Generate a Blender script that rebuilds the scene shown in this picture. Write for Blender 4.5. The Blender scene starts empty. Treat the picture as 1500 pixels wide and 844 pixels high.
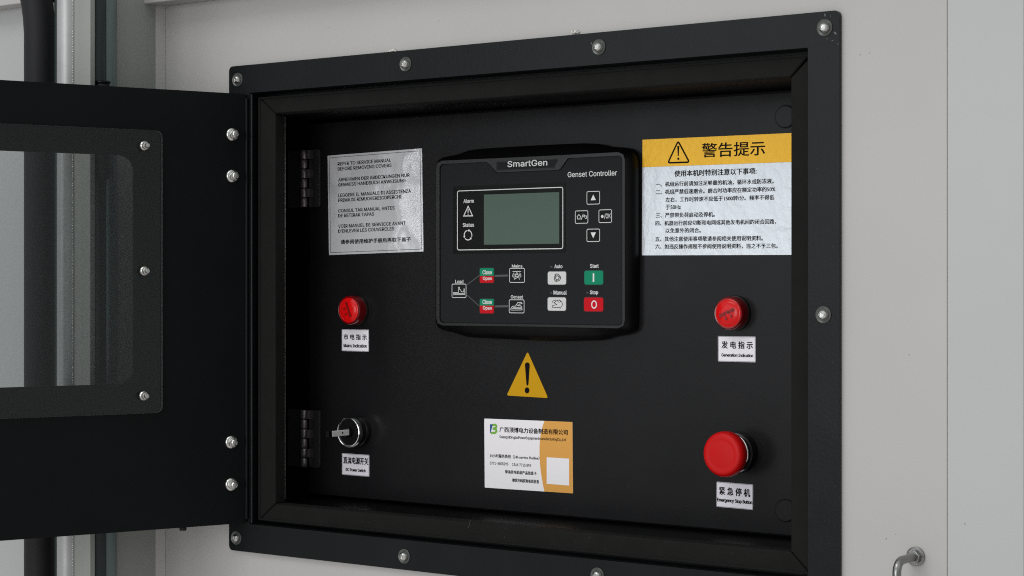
import bpy, bmesh, math, random
from mathutils import Vector, Matrix
from mathutils.geometry import tessellate_polygon
random.seed(7)
R = math.radians
sc = bpy.context.scene
COL = sc.collection

# ------------------------------------------------------------------ camera
F, PX0, PY0 = 2788.0, 750.0, 416.0         # focal length in photo pixels, horizon row
TH = R(36)                                  # the camera looks 36 deg to the left of the wall's normal
DW, CX = 1.279, 0.9417                      # camera distance to the wall plane, camera x
cam = bpy.data.cameras.new('camera'); cam_o = bpy.data.objects.new('camera', cam); COL.objects.link(cam_o)
cam.lens = F / 1500 * 36; cam.sensor_width = 36
cam.shift_y = -6 / 1500
cam.clip_start = .05; cam.clip_end = 60
cam_o.location = (CX, -DW, 0); cam_o.rotation_euler = (R(90), 0, TH)
cam.dof.use_dof = True; cam.dof.focus_distance = 1.60; cam.dof.aperture_fstop = 32
sc.camera = cam_o

# ------------------------------------------------------------------ surroundings and lamps
w = bpy.data.worlds.new('World'); sc.world = w; w.use_nodes = True
nt = w.node_tree; bg = nt.nodes['Background']
tc = nt.nodes.new('ShaderNodeTexCoord'); sp = nt.nodes.new('ShaderNodeSeparateXYZ')
cr = nt.nodes.new('ShaderNodeValToRGB'); mr = nt.nodes.new('ShaderNodeMapRange')
nt.links.new(tc.outputs['Generated'], sp.inputs[0]); nt.links.new(sp.outputs['Z'], mr.inputs['Value'])
mr.inputs['From Min'].default_value = -1; mr.inputs['From Max'].default_value = 1
nt.links.new(mr.outputs[0], cr.inputs[0]); nt.links.new(cr.outputs[0], bg.inputs[0])
cr.color_ramp.elements[0].position = .30; cr.color_ramp.elements[0].color = (.62, .59, .575, 1)
cr.color_ramp.elements[1].position = .74; cr.color_ramp.elements[1].color = (.80, .83, .83, 1)
e = cr.color_ramp.elements.new(.54); e.color = (.36, .375, .38, 1)
bg.inputs[1].default_value = 1.0

def lamp(name, loc, tgt, sx, sy, power, col):
    l = bpy.data.lights.new(name, 'AREA'); l.shape = 'RECTANGLE'; l.size = sx; l.size_y = sy
    l.energy = power; l.color = col
    o = bpy.data.objects.new(name, l); COL.objects.link(o); o.location = loc
    o.rotation_euler = (Vector(tgt) - Vector(loc)).to_track_quat('-Z', 'Y').to_euler()
    return o
lamp('overhead_lamp', (-.35, -2.3, 2.7), (0, 0, -.1), 2.2, 1.4, 30, (1, .975, .95))
lamp('left_lamp', (-1.6, -3.1, .42), (0, 0, 0), 1.1, 1.3, 5.6, (.90, .96, 1))
lamp('added_front_fill', (.05, -3.6, .15), (-.3, 0, -.1), 1.8, 1.6, 36, (.98, .98, 1))  # added fill with no fixture behind it, lifts the diffuse light only
sc.view_settings.view_transform = 'Standard'; sc.view_settings.look = 'None'
sc.view_settings.exposure = 0; sc.view_settings.gamma = 1; sc.view_settings.use_curve_mapping = False
sc.cycles.max_bounces = 8
sc.cycles.use_denoising = False; sc.cycles.denoiser = 'OPENIMAGEDENOISE'; sc.cycles.denoising_input_passes = 'RGB_ALBEDO_NORMAL'; sc.cycles.denoising_prefilter = 'ACCURATE'
sc.cycles.adaptive_threshold = .005; sc.cycles.pixel_filter_type = 'BLACKMAN_HARRIS'; sc.cycles.filter_width = 1.1

# ------------------------------------------------------------------ measuring
def slope(px):
    u = (px - PX0) / F
    return (u * math.cos(TH) - math.sin(TH)) / (math.cos(TH) + u * math.sin(TH)), u
def at(px, py, y=0.0):                      # point of the plane 'y deep behind the wall face'
    t, u = slope(px); D = DW + y
    return (CX + D * t, (PY0 - py) * D / (math.cos(TH) + u * math.sin(TH)) / F)
YP = .085                                   # depth of the inner instrument panel
# outer door: hinged at the left of the opening and swung 112 degrees
PIV = (at(366, 400)[0], 0.0); DA = R(180 + 68.2)
DD = (math.cos(DA), math.sin(DA)); DN = (-math.sin(DA), math.cos(DA))
def on_door(px, py, n=0.0):                 # (u, z) on the door sheet, n towards the viewer
    t, uu = slope(px)
    ax, ay = PIV[0] + DN[0]*n, PIV[1] + DN[1]*n
    # ax + DD0*k - CX = t*(ay + DD1*k + DW)
    k = (t * (ay + DW) - (ax - CX)) / (DD[0] - t * DD[1])
    D = ay + DD[1]*k + DW
    return (k, (PY0 - py) * D / (math.cos(TH) + uu * math.sin(TH)) / F)

# ------------------------------------------------------------------ materials
def mat(name, col, rough=.5, metal=0, spec=.5, bump=None, mottled=0, coat=0, tr=0, wear=None, bump2=None):
    m = bpy.data.materials.new(name); m.use_nodes = True
    n = m.node_tree.nodes; L = m.node_tree.links; b = n['Principled BSDF']
    b.inputs['Base Color'].default_value = (*col, 1); b.inputs['Roughness'].default_value = rough
    b.inputs['Metallic'].default_value = metal; b.inputs['Specular IOR Level'].default_value = spec
    b.inputs['Coat Weight'].default_value = coat; b.inputs['Coat Roughness'].default_value = .08
    if tr: b.inputs['Transmission Weight'].default_value = tr
    co = n.new('ShaderNodeTexCoord')
    def noise(scale, det=3):
        x = n.new('ShaderNodeTexNoise'); x.inputs['Scale'].default_value = scale; x.inputs['Detail'].default_value = det
        L.new(co.outputs['Object'], x.inputs['Vector']); return x
    if mottled:
        x = noise(wear or 9, 6); rp = n.new('ShaderNodeMapRange')
        rp.inputs['From Min'].default_value = .3; rp.inputs['From Max'].default_value = .7
        rp.inputs['To Min'].default_value = 1 - mottled; rp.inputs['To Max'].default_value = 1 + mottled
        L.new(x.outputs[0], rp.inputs[0])
        mx = n.new('ShaderNodeVectorMath'); mx.operation = 'SCALE'
        mx.inputs[0].default_value = col; L.new(rp.outputs[0], mx.inputs['Scale'])
        L.new(mx.outputs[0], b.inputs['Base Color'])
        r2 = n.new('ShaderNodeMapRange'); x2 = noise(31, 8)
        r2.inputs['From Min'].default_value = .3; r2.inputs['From Max'].default_value = .7
        r2.inputs['To Min'].default_value = max(0, rough - .025); r2.inputs['To Max'].default_value = min(1, rough + .025)
        L.new(x2.outputs[0], r2.inputs[0]); L.new(r2.outputs[0], b.inputs['Roughness'])
    prev = None
    for bp in (bump, bump2):
        if bp:
            x = noise(bp[0], bp[2] if len(bp) > 2 else 2)
            bu = n.new('ShaderNodeBump'); bu.inputs['Strength'].default_value = bp[1]; bu.inputs['Distance'].default_value = bp[3] if len(bp) > 3 else .001
            L.new(x.outputs[0], bu.inputs['Height'])
            if prev: L.new(prev.outputs[0], bu.inputs['Normal'])
            L.new(bu.outputs[0], b.inputs['Normal']); prev = bu
    return m
M = {}
M['wall'] = mat('grey_white_powder_coat', (.415, .408, .400), .38, spec=.3, bump=(700, .09), bump2=(60, .03), mottled=.045, wear=3.5)
M['wall_cool'] = mat('cool_grey_powder_coat', (.412, .418, .416), .38, spec=.3, bump=(700, .08), mottled=.02, wear=5)
M['jamb'] = mat('grey_green_paint', (.25, .262, .242), .38, bump=(300, .12), mottled=.06)
M['roll'] = mat('rolled_grey_green_edge', (.12, .155, .155), .32, metal=.3, bump=(300, .06))
M['post'] = mat('galvanised_steel', (.36, .37, .365), .40, metal=.35, bump=(900, .08), mottled=.08, wear=40)
M['shaderoll'] = mat('dark_teal_shade_edge', (.022, .034, .034), .34, spec=.4, bump=(300, .06))  # dark side of the post's reflections, put into the base colour
M['hose'] = mat('black_rubber_hose', (.014, .014, .016), .55, spec=.2, bump=(400, .1))
M['black'] = mat('black_satin_paint', (.0050, .0062, .0068), .30, spec=.20, bump=(420, .10), bump2=(45, .05), mottled=.25, wear=14)
M['door'] = mat('black_door_paint', (.0030, .0040, .0045), .34, spec=.12, bump=(420, .08), mottled=.2, wear=12)
M['panel'] = mat('black_panel_paint', (.0070, .0070, .0078), .27, spec=.20, bump=(500, .05), bump2=(30, .02), mottled=.2, wear=10)
M['recess'] = mat('black_recess_paint', (.002, .002, .0023), .35, spec=.15)
M['foam'] = mat('black_foam_rubber', (.0085, .0082, .0078), .80, spec=.15, bump=(1300, .6), mottled=.12, wear=60)
M['dust'] = mat('grey_dust_mark', (.12, .12, .11), .9)
M['sealant'] = mat('white_sealant', (.62, .6, .55), .7)
M['steel'] = mat('zinc_plated_steel', (.55, .55, .53), .24, metal=1, bump=(700, .15))
M['keymetal'] = mat('nickel_key', (.80, .79, .78), .40, metal=.2)
M['handle'] = mat('dull_handle_steel', (.26, .26, .255), .26, metal=1, bump=(500, .1))
M['chrome'] = mat('polished_chrome', (.72, .72, .72), .10, metal=1)
M['washer'] = mat('dull_washer', (.10, .105, .10), .34, metal=.4)
M['darkhole'] = mat('dark_socket', (.01, .01, .01), .6)
M['hinge'] = mat('blackened_hinge', (.020, .019, .021), .24, spec=1.0)
M['pin'] = mat('dark_hinge_barrel', (.17, .15, .155), .28, metal=.7, bump=(500, .1))
M['worn'] = mat('worn_sheet_edge', (.50, .47, .44), .35, metal=.3)
M['bez'] = mat('black_moulded_plastic', (.0030, .0030, .0032), .36, spec=.18, bump=(1500, .12))
M['rim'] = mat('black_satin_plastic', (.0085, .0085, .0088), .30, spec=.45, bump=(1500, .12))
M['face'] = mat('charcoal_overlay', (.0115, .0128, .0137), .45, spec=.12, bump=(1800, .10))
M['scr'] = mat('black_display_window', (.003, .003, .003), .25, spec=.15)
M['lcd'] = mat('green_grey_lcd', (.078, .116, .094), .35, spec=.12)
M['print'] = mat('pale_grey_print', (.72, .72, .72), .6)
M['dimprint'] = mat('dim_grey_print', (.075, .075, .08), .6)
M['keyw'] = mat('pale_grey_key', (.60, .60, .60), .5, spec=.2, bump=(1500, .1))
M['keyg'] = mat('green_key', (.004, .22, .115), .5, spec=.15, bump=(1500, .1))
M['keyr'] = mat('red_key', (.52, .004, .012), .5, spec=.15, bump=(1500, .1))
M['ink'] = mat('black_ink', (.003, .003, .004), .6, spec=.1)
M['ink2'] = mat('grey_black_ink', (.012, .012, .014), .6, spec=.1)
M['yellow'] = mat('yellow_sticker', (.54, .29, .006), .5, spec=.12, bump=(200, .1))
M['amber'] = mat('yellow_laminated_print', (.86, .47, .015), .28, spec=.4, metal=.25, coat=.06, bump=(190, .30, 3), bump2=(35, .35))
M['silver'] = mat('silver_laminated_sticker', (.68, .72, .76), .28, metal=.35, coat=.12, bump=(190, .30, 3), bump2=(35, .6, 2, .002))
M['silver2'] = mat('silver_foil_sticker', (.80, .81, .83), .10, metal=.40, coat=.3, bump=(160, .05, 3), bump2=(20, .8, 1, .007))
M['white'] = mat('white_sticker_paper', (.80, .775, .83), .45)
M['card'] = mat('white_card_paper', (.84, .82, .84), .45)
M['orange'] = mat('orange_card_print', (.70, .34, .06), .45)
M['lens'] = mat('red_lens', (.62, .003, .004), .22, spec=.25, coat=.1)
M['lensd'] = mat('deep_red_lens_wall', (.13, .0015, .003), .14, spec=.45, coat=.2)
M['collar'] = mat('black_collar', (.006, .006, .006), .25)
M['redp'] = mat('red_mushroom_plastic', (.52, .004, .005), .42, spec=.18, bump=(900, .08))
M['navy'] = mat('blue_logo', (.01, .07, .25), .5); M['leaf'] = mat('green_logo', (.16, .42, .04), .5)
M['frost'] = mat('sawn_acrylic_edge', (.22, .24, .24), .4)
M['ledwin'] = mat('unlit_led_window', (.035, .035, .035), .5)
# clear acrylic: mostly passes light, mirrors a little, a faint diffuse haze
m = bpy.data.materials.new('clear_acrylic'); m.use_nodes = True; n = m.node_tree.nodes; L = m.node_tree.links
n.remove(n['Principled BSDF']); tr_ = n.new('ShaderNodeBsdfTransparent'); gl = n.new('ShaderNodeBsdfGlossy'); df = n.new('ShaderNodeBsdfDiffuse')
tr_.inputs[0].default_value = (.82, .84, .84, 1); gl.inputs['Roughness'].default_value = .03; df.inputs[0].default_value = (.5, .55, .55, 1)
m1 = n.new('ShaderNodeMixShader'); m2 = n.new('ShaderNodeMixShader'); fr = n.new('ShaderNodeFresnel'); fr.inputs[0].default_value = 1.33
m1.inputs[0].default_value = .008
L.new(tr_.outputs[0], m1.inputs[1]); L.new(df.outputs[0], m1.inputs[2])
L.new(fr.outputs[0], m2.inputs[0]); L.new(m1.outputs[0], m2.inputs[1]); L.new(gl.outputs[0], m2.inputs[2])
L.new(m2.outputs[0], n['Material Output'].inputs[0]); M['acrylic'] = m

# ------------------------------------------------------------------ builders
def link(name, me, m, parent=None, smooth=None, bevel=0, seg=2, loc=None):
    o = bpy.data.objects.new(name, me); COL.objects.link(o)
    if m is not None and not me.materials: me.materials.append(M[m] if isinstance(m, str) else m)
    if parent: o.parent = parent
    if loc: o.location = loc
    if smooth is not None or bevel:
        me.shade_smooth(); me.set_sharp_from_angle(angle=R(smooth or 35))
    if bevel:
        b = o.modifiers.new('bevel', 'BEVEL'); b.width = bevel; b.segments = seg; b.limit_method = 'ANGLE'; b.angle_limit = R(40); b.harden_normals = True
    return o
def clean(bm):
    bmesh.ops.recalc_face_normals(bm, faces=bm.faces); me = bpy.data.meshes.new('m'); bm.to_mesh(me); bm.free(); return me
def pyd(v, f):
    me = bpy.data.meshes.new('m'); me.from_pydata([tuple(a) for a in v], [], f); bm = bmesh.new(); bm.from_mesh(me)
    bmesh.ops.recalc_face_normals(bm, faces=bm.faces); bm.to_mesh(me); bm.free(); return me
def plate_me(outer, holes, ya, yb):
    loops = [list(outer)] + [list(h) for h in holes]
    flat = [p for l in loops for p in l]; N = len(flat)
    tris = tessellate_polygon([[Vector((p[0], p[1], 0)) for p in l] for l in loops])
    v = [(p[0], ya, p[1]) for p in flat] + [(p[0], yb, p[1]) for p in flat]
    f = [tuple(t) for t in tris] + [tuple(i + N for i in reversed(t)) for t in tris]
    s = 0
    for l in loops:
        k = len(l)
        for i in range(k):
            a, b = s + i, s + (i+1) % k
            f.append((a, b, b+N, a+N))
        s += k
    return pyd(v, f)
def plate(name, outer, holes, ya, yb, m, parent=None, bevel=0, seg=2, **k):
    return link(name, plate_me(outer, holes, ya, yb), m, parent, bevel=bevel, seg=seg, **k)
def rr(x0, z0, x1, z1, r=0, n=5):
    x0, x1 = min(x0, x1), max(x0, x1); z0, z1 = min(z0, z1), max(z0, z1)
    if r <= 0: return [(x0, z0), (x1, z0), (x1, z1), (x0, z1)]
    out = []
    for cx, cz, a in ((x1-r, z0+r, -90), (x1-r, z1-r, 0), (x0+r, z1-r, 90), (x0+r, z0+r, 180)):
        for i in range(n+1):
            t = R(a + 90*i/n); out.append((cx + r*math.cos(t), cz + r*math.sin(t)))
    return out
def box(name, x0, x1, y0, y1, z0, z1, m, parent=None, bevel=0, seg=2):
    return plate(name, rr(x0, z0, x1, z1), [], y0, y1, m, parent, bevel, seg)
def lathe_me(prof, n=40, cx=0, cz=0):        # prof: (radius, y), about the y axis
    v, f = [], []
    for r, y in prof:
        for i in range(n):
            a = 2*math.pi*i/n; v.append((cx + r*math.cos(a), y, cz + r*math.sin(a)))
    for k in range(len(prof)-1):
        for i in range(n):
            j = (i+1) % n; f.append((k*n+i, k*n+j, (k+1)*n+j, (k+1)*n+i))
    if prof[0][0] > 1e-7: f.append(tuple(range(n)))
    if prof[-1][0] > 1e-7: f.append(tuple(range((len(prof)-1)*n, len(prof)*n)))
    me = pyd(v, f); bm = bmesh.new(); bm.from_mesh(me); bmesh.ops.remove_doubles(bm, verts=bm.verts, dist=1e-6); return clean(bm)
def lathe(name, prof, m, parent, cx=0, cz=0, n=40, smooth=38):
    return link(name, lathe_me(prof, n, cx, cz), m, parent, smooth=smooth)
def tube_me(path, r, n=18):
    path = [Vector(p) for p in path]; v, f = [], []
    up = Vector((0, 0, 1)); t0 = (path[1]-path[0]).normalized()
    if abs(t0.dot(up)) > .9: up = Vector((1, 0, 0))
    nrm = (up - t0*up.dot(t0)).normalized()
    for i, p in enumerate(path):
        t = (path[min(i+1, len(path)-1)] - path[max(i-1, 0)]).normalized()
        nrm = (nrm - t*nrm.dot(t)).normalized(); b = t.cross(nrm)
        for k in range(n):
            a = 2*math.pi*k/n; v.append(p + nrm*(r*math.cos(a)) + b*(r*math.sin(a)))
    for i in range(len(path)-1):
        for k in range(n):
            j = (k+1) % n; f.append((i*n+k, i*n+j, (i+1)*n+j, (i+1)*n+k))
    f.append(tuple(range(n))); f.append(tuple(range((len(path)-1)*n, len(path)*n)))
    return pyd(v, f)
def hexa(r, a0=0): return [(r*math.cos(R(60*i+a0)), r*math.sin(R(60*i+a0))) for i in range(6)]
def thing(name, label, cat, loc=(0, 0, 0), rot=(0, 0, 0), group=None):
    o = bpy.data.objects.new(name, None); COL.objects.link(o); o.empty_display_size = .02
    o.location = loc; o.rotation_euler = rot; o['label'] = label; o['category'] = cat
    if group: o['group'] = group
    return o
def tag(o, label=None, cat=None, group=None, kind=None):
    for k, v in (('label', label), ('category', cat), ('group', group), ('kind', kind)):
        if v: o[k] = v
    return o
FONT = None
try:                                         # Blender's own bundled interface typeface
    import os
    FONT = bpy.data.fonts.load(os.path.join(bpy.utils.resource_path('LOCAL'), 'datafiles', 'fonts', 'Inter.woff2'))
except Exception: pass
_ly = [0]
def stroke_me(polys, w, y, closed=False):    # mitred flat lines; each polyline lies a hair above the last
    v, f = [], []
    for q, pl in enumerate(polys):
        cl = closed
        if len(pl) > 2 and pl[0] == pl[-1]: pl = pl[:-1]; cl = True
        k = len(pl); s = len(v); yy = y - q*.00002
        for i, p in enumerate(pl):
            p = Vector(p)
            a = Vector(pl[i-1]) if (i > 0 or cl) else None
            b = Vector(pl[(i+1) % k]) if (i < k-1 or cl) else None
            d1 = (p-a).normalized() if a is not None else (b-p).normalized()
            d2 = (b-p).normalized() if b is not None else d1
            n1 = Vector((-d1.y, d1.x)); n2 = Vector((-d2.y, d2.x)); mm = (n1+n2)
            mm = mm.normalized() if mm.length > 1e-6 else n1
            h = min(w/2/max(.35, mm.dot(n1)), w*1.2)
            v += [(p.x+mm.x*h, yy, p.y+mm.y*h), (p.x-mm.x*h, yy, p.y-mm.y*h)]
        for i in range(k if cl else k-1):
            j = (i+1) % k; f.append((s+2*i, s+2*i+1, s+2*j+1, s+2*j))
    return pyd(v, f)
def flat_me(polys, y):
    v, f = [], []
    for q, pl in enumerate(polys):
        s = len(v); v += [(p[0], y - q*.00002, p[1]) for p in pl]
        for t in tessellate_polygon([[Vector((p[0], p[1], 0)) for p in pl]]): f.append(tuple(i+s for i in t))
    return pyd(v, f)
def text_me(s, bold=0, spacing=1.0):
    c = bpy.data.curves.new('t', 'FONT'); c.body = s; c.size = 1; c.offset = 0; c.resolution_u = 3; c.space_character = spacing
    if FONT and s.isascii(): c.font = FONT
    o = bpy.data.objects.new('t', c); COL.objects.link(o)
    bpy.context.view_layer.update()
    me = bpy.data.meshes.new_from_object(o.evaluated_get(bpy.context.evaluated_depsgraph_get()))
    bpy.data.objects.remove(o); bpy.data.curves.remove(c)
    me.materials.clear()
    return me
def strike(me, b):                           # heavier strokes: the same outline printed again slightly shifted
    vs = [v.co.copy() for v in me.vertices]; fs = [tuple(p.vertices) for p in me.polygons]; n = len(vs)
    V, Fc = [], []
    for q, (dx, dz) in enumerate(((0, 0), (b, 0), (-b, 0), (0, b*.6), (0, -b*.6))):
        V += [(v.x+dx, v.y-q*.000012, v.z+dz) for v in vs]; Fc += [tuple(i+q*n for i in f) for f in fs]
    m2 = bpy.data.meshes.new('m'); m2.from_pydata(V, [], Fc); return m2
def lettering(s, x0, z0, x1, z1, y, m, parent, bold=0, name='lettering', spacing=1.0, rot=0, desc=False):
    me = text_me(s, bold, spacing)
    xs = [v.co.x for v in me.vertices]; ys = [v.co.y for v in me.vertices]
    ax, bx, ay, by = min(xs), max(xs), min(ys), max(ys)
    for v in me.vertices:
        X = (v.co.x-ax)/(bx-ax); Y = (v.co.y-ay)/(by-ay)
        px, pz = x0+(x1-x0)*X, z0+(z1-z0)*Y
        if rot:
            cx, cz = (x0+x1)/2, (z0+z1)/2; dx, dz = px-cx, pz-cz
            px, pz = cx+dx*math.cos(rot)-dz*math.sin(rot), cz+dx*math.sin(rot)+dz*math.cos(rot)
        v.co = (px, y, pz)
    if bold: me = strike(me, bold*abs(z1-z0)*.9)
    return link(name, me, m, parent)

# ------------------------------------------------------------------ the cabinet wall round the box
fx0, fz1 = at(337, 98); fx1, _ = at(1231, 15)
fz0 = at(333, 805)[1]; fz1 = (fz1 + at(1231, 15)[1])/2
BR = .026                                   # flange border
ix0, ix1, iz0, iz1 = fx0+BR, fx1-BR, fz0+BR, fz1-BR
corner_x = at(236, 300)[0]; seam_x = at(1385, 300)[0]; far_x = at(1496, 300)[0]
wall = plate('canopy_wall', rr(corner_x, -1.1, seam_x - .0001, 1.1), [rr(ix0-.004, iz0-.004, ix1+.004, iz1+.004)], 0.0025, .006, 'wall', bevel=.0003)
tag(wall, kind='structure', label='off white powder coated steel canopy wall around the control box')
# neighbouring panel, bent back slightly from the seam
a = R(3.0); wlen = far_x - seam_x
v = [(seam_x+.0001, .0025, -1.1), (seam_x+.0001, .0025, 1.1), (seam_x+wlen, .0025+wlen*math.sin(a), 1.1), (seam_x+wlen, .0025+wlen*math.sin(a), -1.1)]
me = pyd(v + [(p[0], p[1]+.004, p[2]) for p in v], [(0,1,2,3), (7,6,5,4), (0,4,5,1), (1,5,6,2), (2,6,7,3), (3,7,4,0)])
tag(link('canopy_side_panel', me, 'wall_cool', bevel=.0008), kind='structure', label='cool grey steel panel right of the vertical seam')
p2 = box('canopy_end_panel', seam_x+wlen+.0003, seam_x+wlen+.5, .0045, .009, -1.1, 1.1, 'wall', bevel=.001)
tag(p2, kind='structure', label='pale steel panel at the far right edge')
tag(box('seam_backing', seam_x-.01, seam_x+wlen+.02, .016, .018, -1.1, 1.1, 'recess'), kind='structure', label='dark metal behind the panel seams')
# soffit over the corner
sz = at(236, 10)[1]
cdir = slope(815)[0]; L_ = .022
cc = (corner_x+.003, .0)
sof = [cc, (cc[0] - L_*.36, -L_), (.8, -L_), (.8, 0)]
me = pyd([(p[0], p[1], sz) for p in sof] + [(p[0], p[1], sz+.05) for p in sof], [(0,1,2,3), (7,6,5,4), (0,4,5,1), (1,5,6,2), (2,6,7,3), (3,7,4,0)])

# left return of the wall and the canopy door frame behind the open door
rx = corner_x
ret = box('return_wall', rx-.004, rx, -.080, .006, -1.1, 1.1, 'jamb'); tag(ret, kind='structure', label='grey green return of the canopy wall at the inner corner')
ch = pyd([(rx-.0005, -.0085, -1.1), (rx-.0005, -.0085, 1.1), (rx+.0035, .0022, 1.1), (rx+.0035, .0022, -1.1)], [(0, 1, 2, 3)])
tag(link('corner_fillet', ch, 'wall'), kind='structure', label='narrow pale fillet running up the inner corner of the wall')
def wx(px, y): return at(px, 400, y)[0]
t = thing('door_frame_post', 'upright steel frame post with bright rounded edge seen behind the open black door', 'frame post', (wx(100, -.10), -.10, -1.1))
def half_round(cx, cy, r, a0, a1, z0, z1, n=20):
    v, f = [], []
    for i in range(n+1):
        q = R(a0 + (a1-a0)*i/n); v += [(cx+r*math.cos(q), cy+r*math.sin(q), z0), (cx+r*math.cos(q), cy+r*math.sin(q), z1)]
    for i in range(n): f.append((2*i, 2*i+1, 2*i+3, 2*i+2))
    f.append(tuple(range(0, 2*n+2, 2))); f.append(tuple(range(2*n+1, 0, -2)))
    return pyd(v, f)
def lp(o, par): o.parent = par; o.matrix_parent_inverse = Matrix.Translation(-Vector(par.location)); return o
xa, xb, xc = wx(72, -.10), wx(113, -.10), wx(137, -.10)
xm = wx(90, -.10)
lp(link('shade_strip', half_round((xa+xm)/2-.002, -.078, (xm-xa)/2*1.9, 180, 380, -1.1, 1.1), 'shaderoll', smooth=40), t)  # dark strip imitates the dim half of the reflection beside the bright edge
lp(link('rounded_edge', half_round((xm+xb)/2, -.10, (xb-xm)/2*1.03, 150, 372, -1.1, 1.1), 'post', smooth=40), t)
lp(box('flat_face', xb+.0003, xc, -.104, -.098, -1.1, 1.1, 'jamb', bevel=.0008), t)
lp(link('rolled_edge', half_round(wx(157, -.066), -.066, .0095, 150, 390, -1.1, 1.1), 'roll', smooth=40), t)
lp(link('shade_strip', half_round(wx(141, -.078), -.078, .0095, 150, 390, -1.1, 1.1), 'shaderoll', smooth=40), t)  # same dark reflection colour, set beside the teal rolled edge
# weld beading line on the post
v = []
bead = bmesh.new(); zz = -.35
while zz < .35:
    bmesh.ops.create_icosphere(bead, subdivisions=1, radius=random.uniform(.0005, .0009), matrix=Matrix.Translation((wx(107.5, -.112)+random.uniform(-.0003, .0003), -.1125, zz)))
    zz += random.uniform(.0016, .0034)
b_ = clean(bead); lp(tag(link('weld_spatter', b_, 'steel', smooth=60), kind='stuff'), t)
hx = wx(58.5, -.085)
hp = [(hx, -.085, -1.1), (hx, -.085, -.5), (hx, -.085, 0), (hx, -.085, at(60, 50, -.085)[1]), (hx-.0015, -.085, at(60, 25, -.085)[1]), (hx-.004, -.085, at(60, 5, -.085)[1]), (hx-.009, -.085, at(60, -20, -.085)[1]), (hx-.015, -.085, .5)]
tag(link('rubber_hose', tube_me(hp, .0148, 24), 'hose', smooth=60), 'thick black rubber hose running up the left edge behind the door', 'hose')
# small black sleeve on the rolled edge
sx_ = wx(150, -.088)
sl = thing('rod_sleeve', 'short black sleeve with round cap peeking above the open door on the frame post', 'sleeve', (sx_, -.088, at(150, 262, -.088)[1]))
z1_ = at(150, 123, -.088)[1] - at(150, 262, -.088)[1]
def vcyl(r, z0, z1, n=24): 
    me = lathe_me([(r*.9, z0), (r, z0+.0006), (r, z1-.0006), (r*.9, z1)], n)
    for q in me.vertices: q.co = (q.co.x, -q.co.z, q.co.y)
    return me
link('sleeve_body', vcyl(.0066, 0, z1_), 'hose', sl, smooth=40); link('cap', vcyl(.0078, z1_+.0003, z1_+.0024), 'black', sl, smooth=40)
# bright panel far left
lx1 = wx(75, -.02)
tag(box('far_left_panel', lx1-.8, lx1, -.02, -.015, -1.1, at(20, 10, -.02)[1], 'wall_cool', bevel=.001), kind='structure', label='pale grey panel at the far left behind the hose')
lz = at(20, 3, -.05)[1]
tag(box('far_left_lintel', lx1-.8, lx1, -.040, -.0205, lz, 1.1, 'wall', bevel=.001), kind='structure', label='grey ledge above the far left panel')
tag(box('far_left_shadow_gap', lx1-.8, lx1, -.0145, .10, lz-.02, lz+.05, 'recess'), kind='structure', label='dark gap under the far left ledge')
tag(box('backing_wall', lx1-.9, rx-.005, .10, .104, -1.1, 1.1, 'jamb'), kind='structure', label='grey green back of the canopy frame')
tag(link('soffit', me, 'wall', bevel=.0015), kind='structure', label='underside of the beam above the wall')

# sealant crumbs over the flange
sb = bmesh.new()
for px, py, s in ((571, 76, .0014), (575, 74, .0018), (579, 75, .0012), (838, 47.5, .0012), (842, 47, .0018), (846, 47.5, .0011), (567, 77, .0009)):
    x, z = at(px, py); mm = Matrix.Translation((x, .0005, z)) @ Matrix.Rotation(random.random()*3, 4, 'Y') @ Matrix.Diagonal((s*1.5, .0015, s*.7, 1))
    bmesh.ops.create_icosphere(sb, subdivisions=1, radius=1, matrix=mm)
tag(link('sealant_crumbs', clean(sb), 'sealant', smooth=60), 'white crumbs of sealant along the top edge of the black flange', 'sealant', kind='stuff')

# ------------------------------------------------------------------ control box
cb = thing('control_box', 'black steel control box with its door open, bolted into the pale canopy wall', 'control box')
plate('flange', rr(fx0, fz0, fx1, fz1, .0045), [rr(ix0, iz0, ix1, iz1, .001)], -.0015, .0022, 'black', cb, bevel=.0006)
GY = .006                                    # gasket face depth
gx0 = at(403, 400, GY)[0]; gx1 = at(1158, 400, GY)[0]
gz1 = (at(404, 166, GY)[1] + at(1156, 114, GY)[1])/2; gz0 = (at(404, 738, GY)[1] + at(1156, 808, GY)[1])/2
# gutter walls
bm = bmesh.new()
def wallbox(x0, x1, y0, y1, z0, z1):
    vs = [bm.verts.new(p) for p in ((x0,y0,z0),(x1,y0,z0),(x1,y1,z0),(x0,y1,z0),(x0,y0,z1),(x1,y0,z1),(x1,y1,z1),(x0,y1,z1))]
    for q in ((0,3,2,1),(4,5,6,7),(0,1,5,4),(1,2,6,5),(2,3,7,6),(3,0,4,7)): bm.faces.new([vs[i] for i in q])
T = .002
wallbox(ix0-T, ix0, .0024, .022, iz0-T, iz1+T); wallbox(ix1, ix1+T, .0024, .022, iz0-T, iz1+T)
wallbox(ix0, ix1, .0024, .022, iz1, iz1+T); wallbox(ix0, ix1, .0024, .022, iz0-T, iz0)
link('gutter', clean(bm), 'black', cb)
LX0 = at(415.6, 400, .022)[0]; LX1 = gx1 + .004; LZ0 = gz0 - .002; LZ1 = gz1 + .002
plate('lip', rr(ix0, iz0, ix1, iz1), [rr(LX0, LZ0, LX1, LZ1, .002)], .0205, .0222, 'black', cb)
# bright worn edge of the lip on the left
lx = at(417.2, 400, .022)[0]
link('lip_edge', tube_me([(lx, .0215, at(414, 731, .022)[1]), (lx, .0215, at(414, 600, .022)[1]), (lx, .0215, at(414, 172, .022)[1])], .0008, 10), 'worn', cb, smooth=60)
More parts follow.
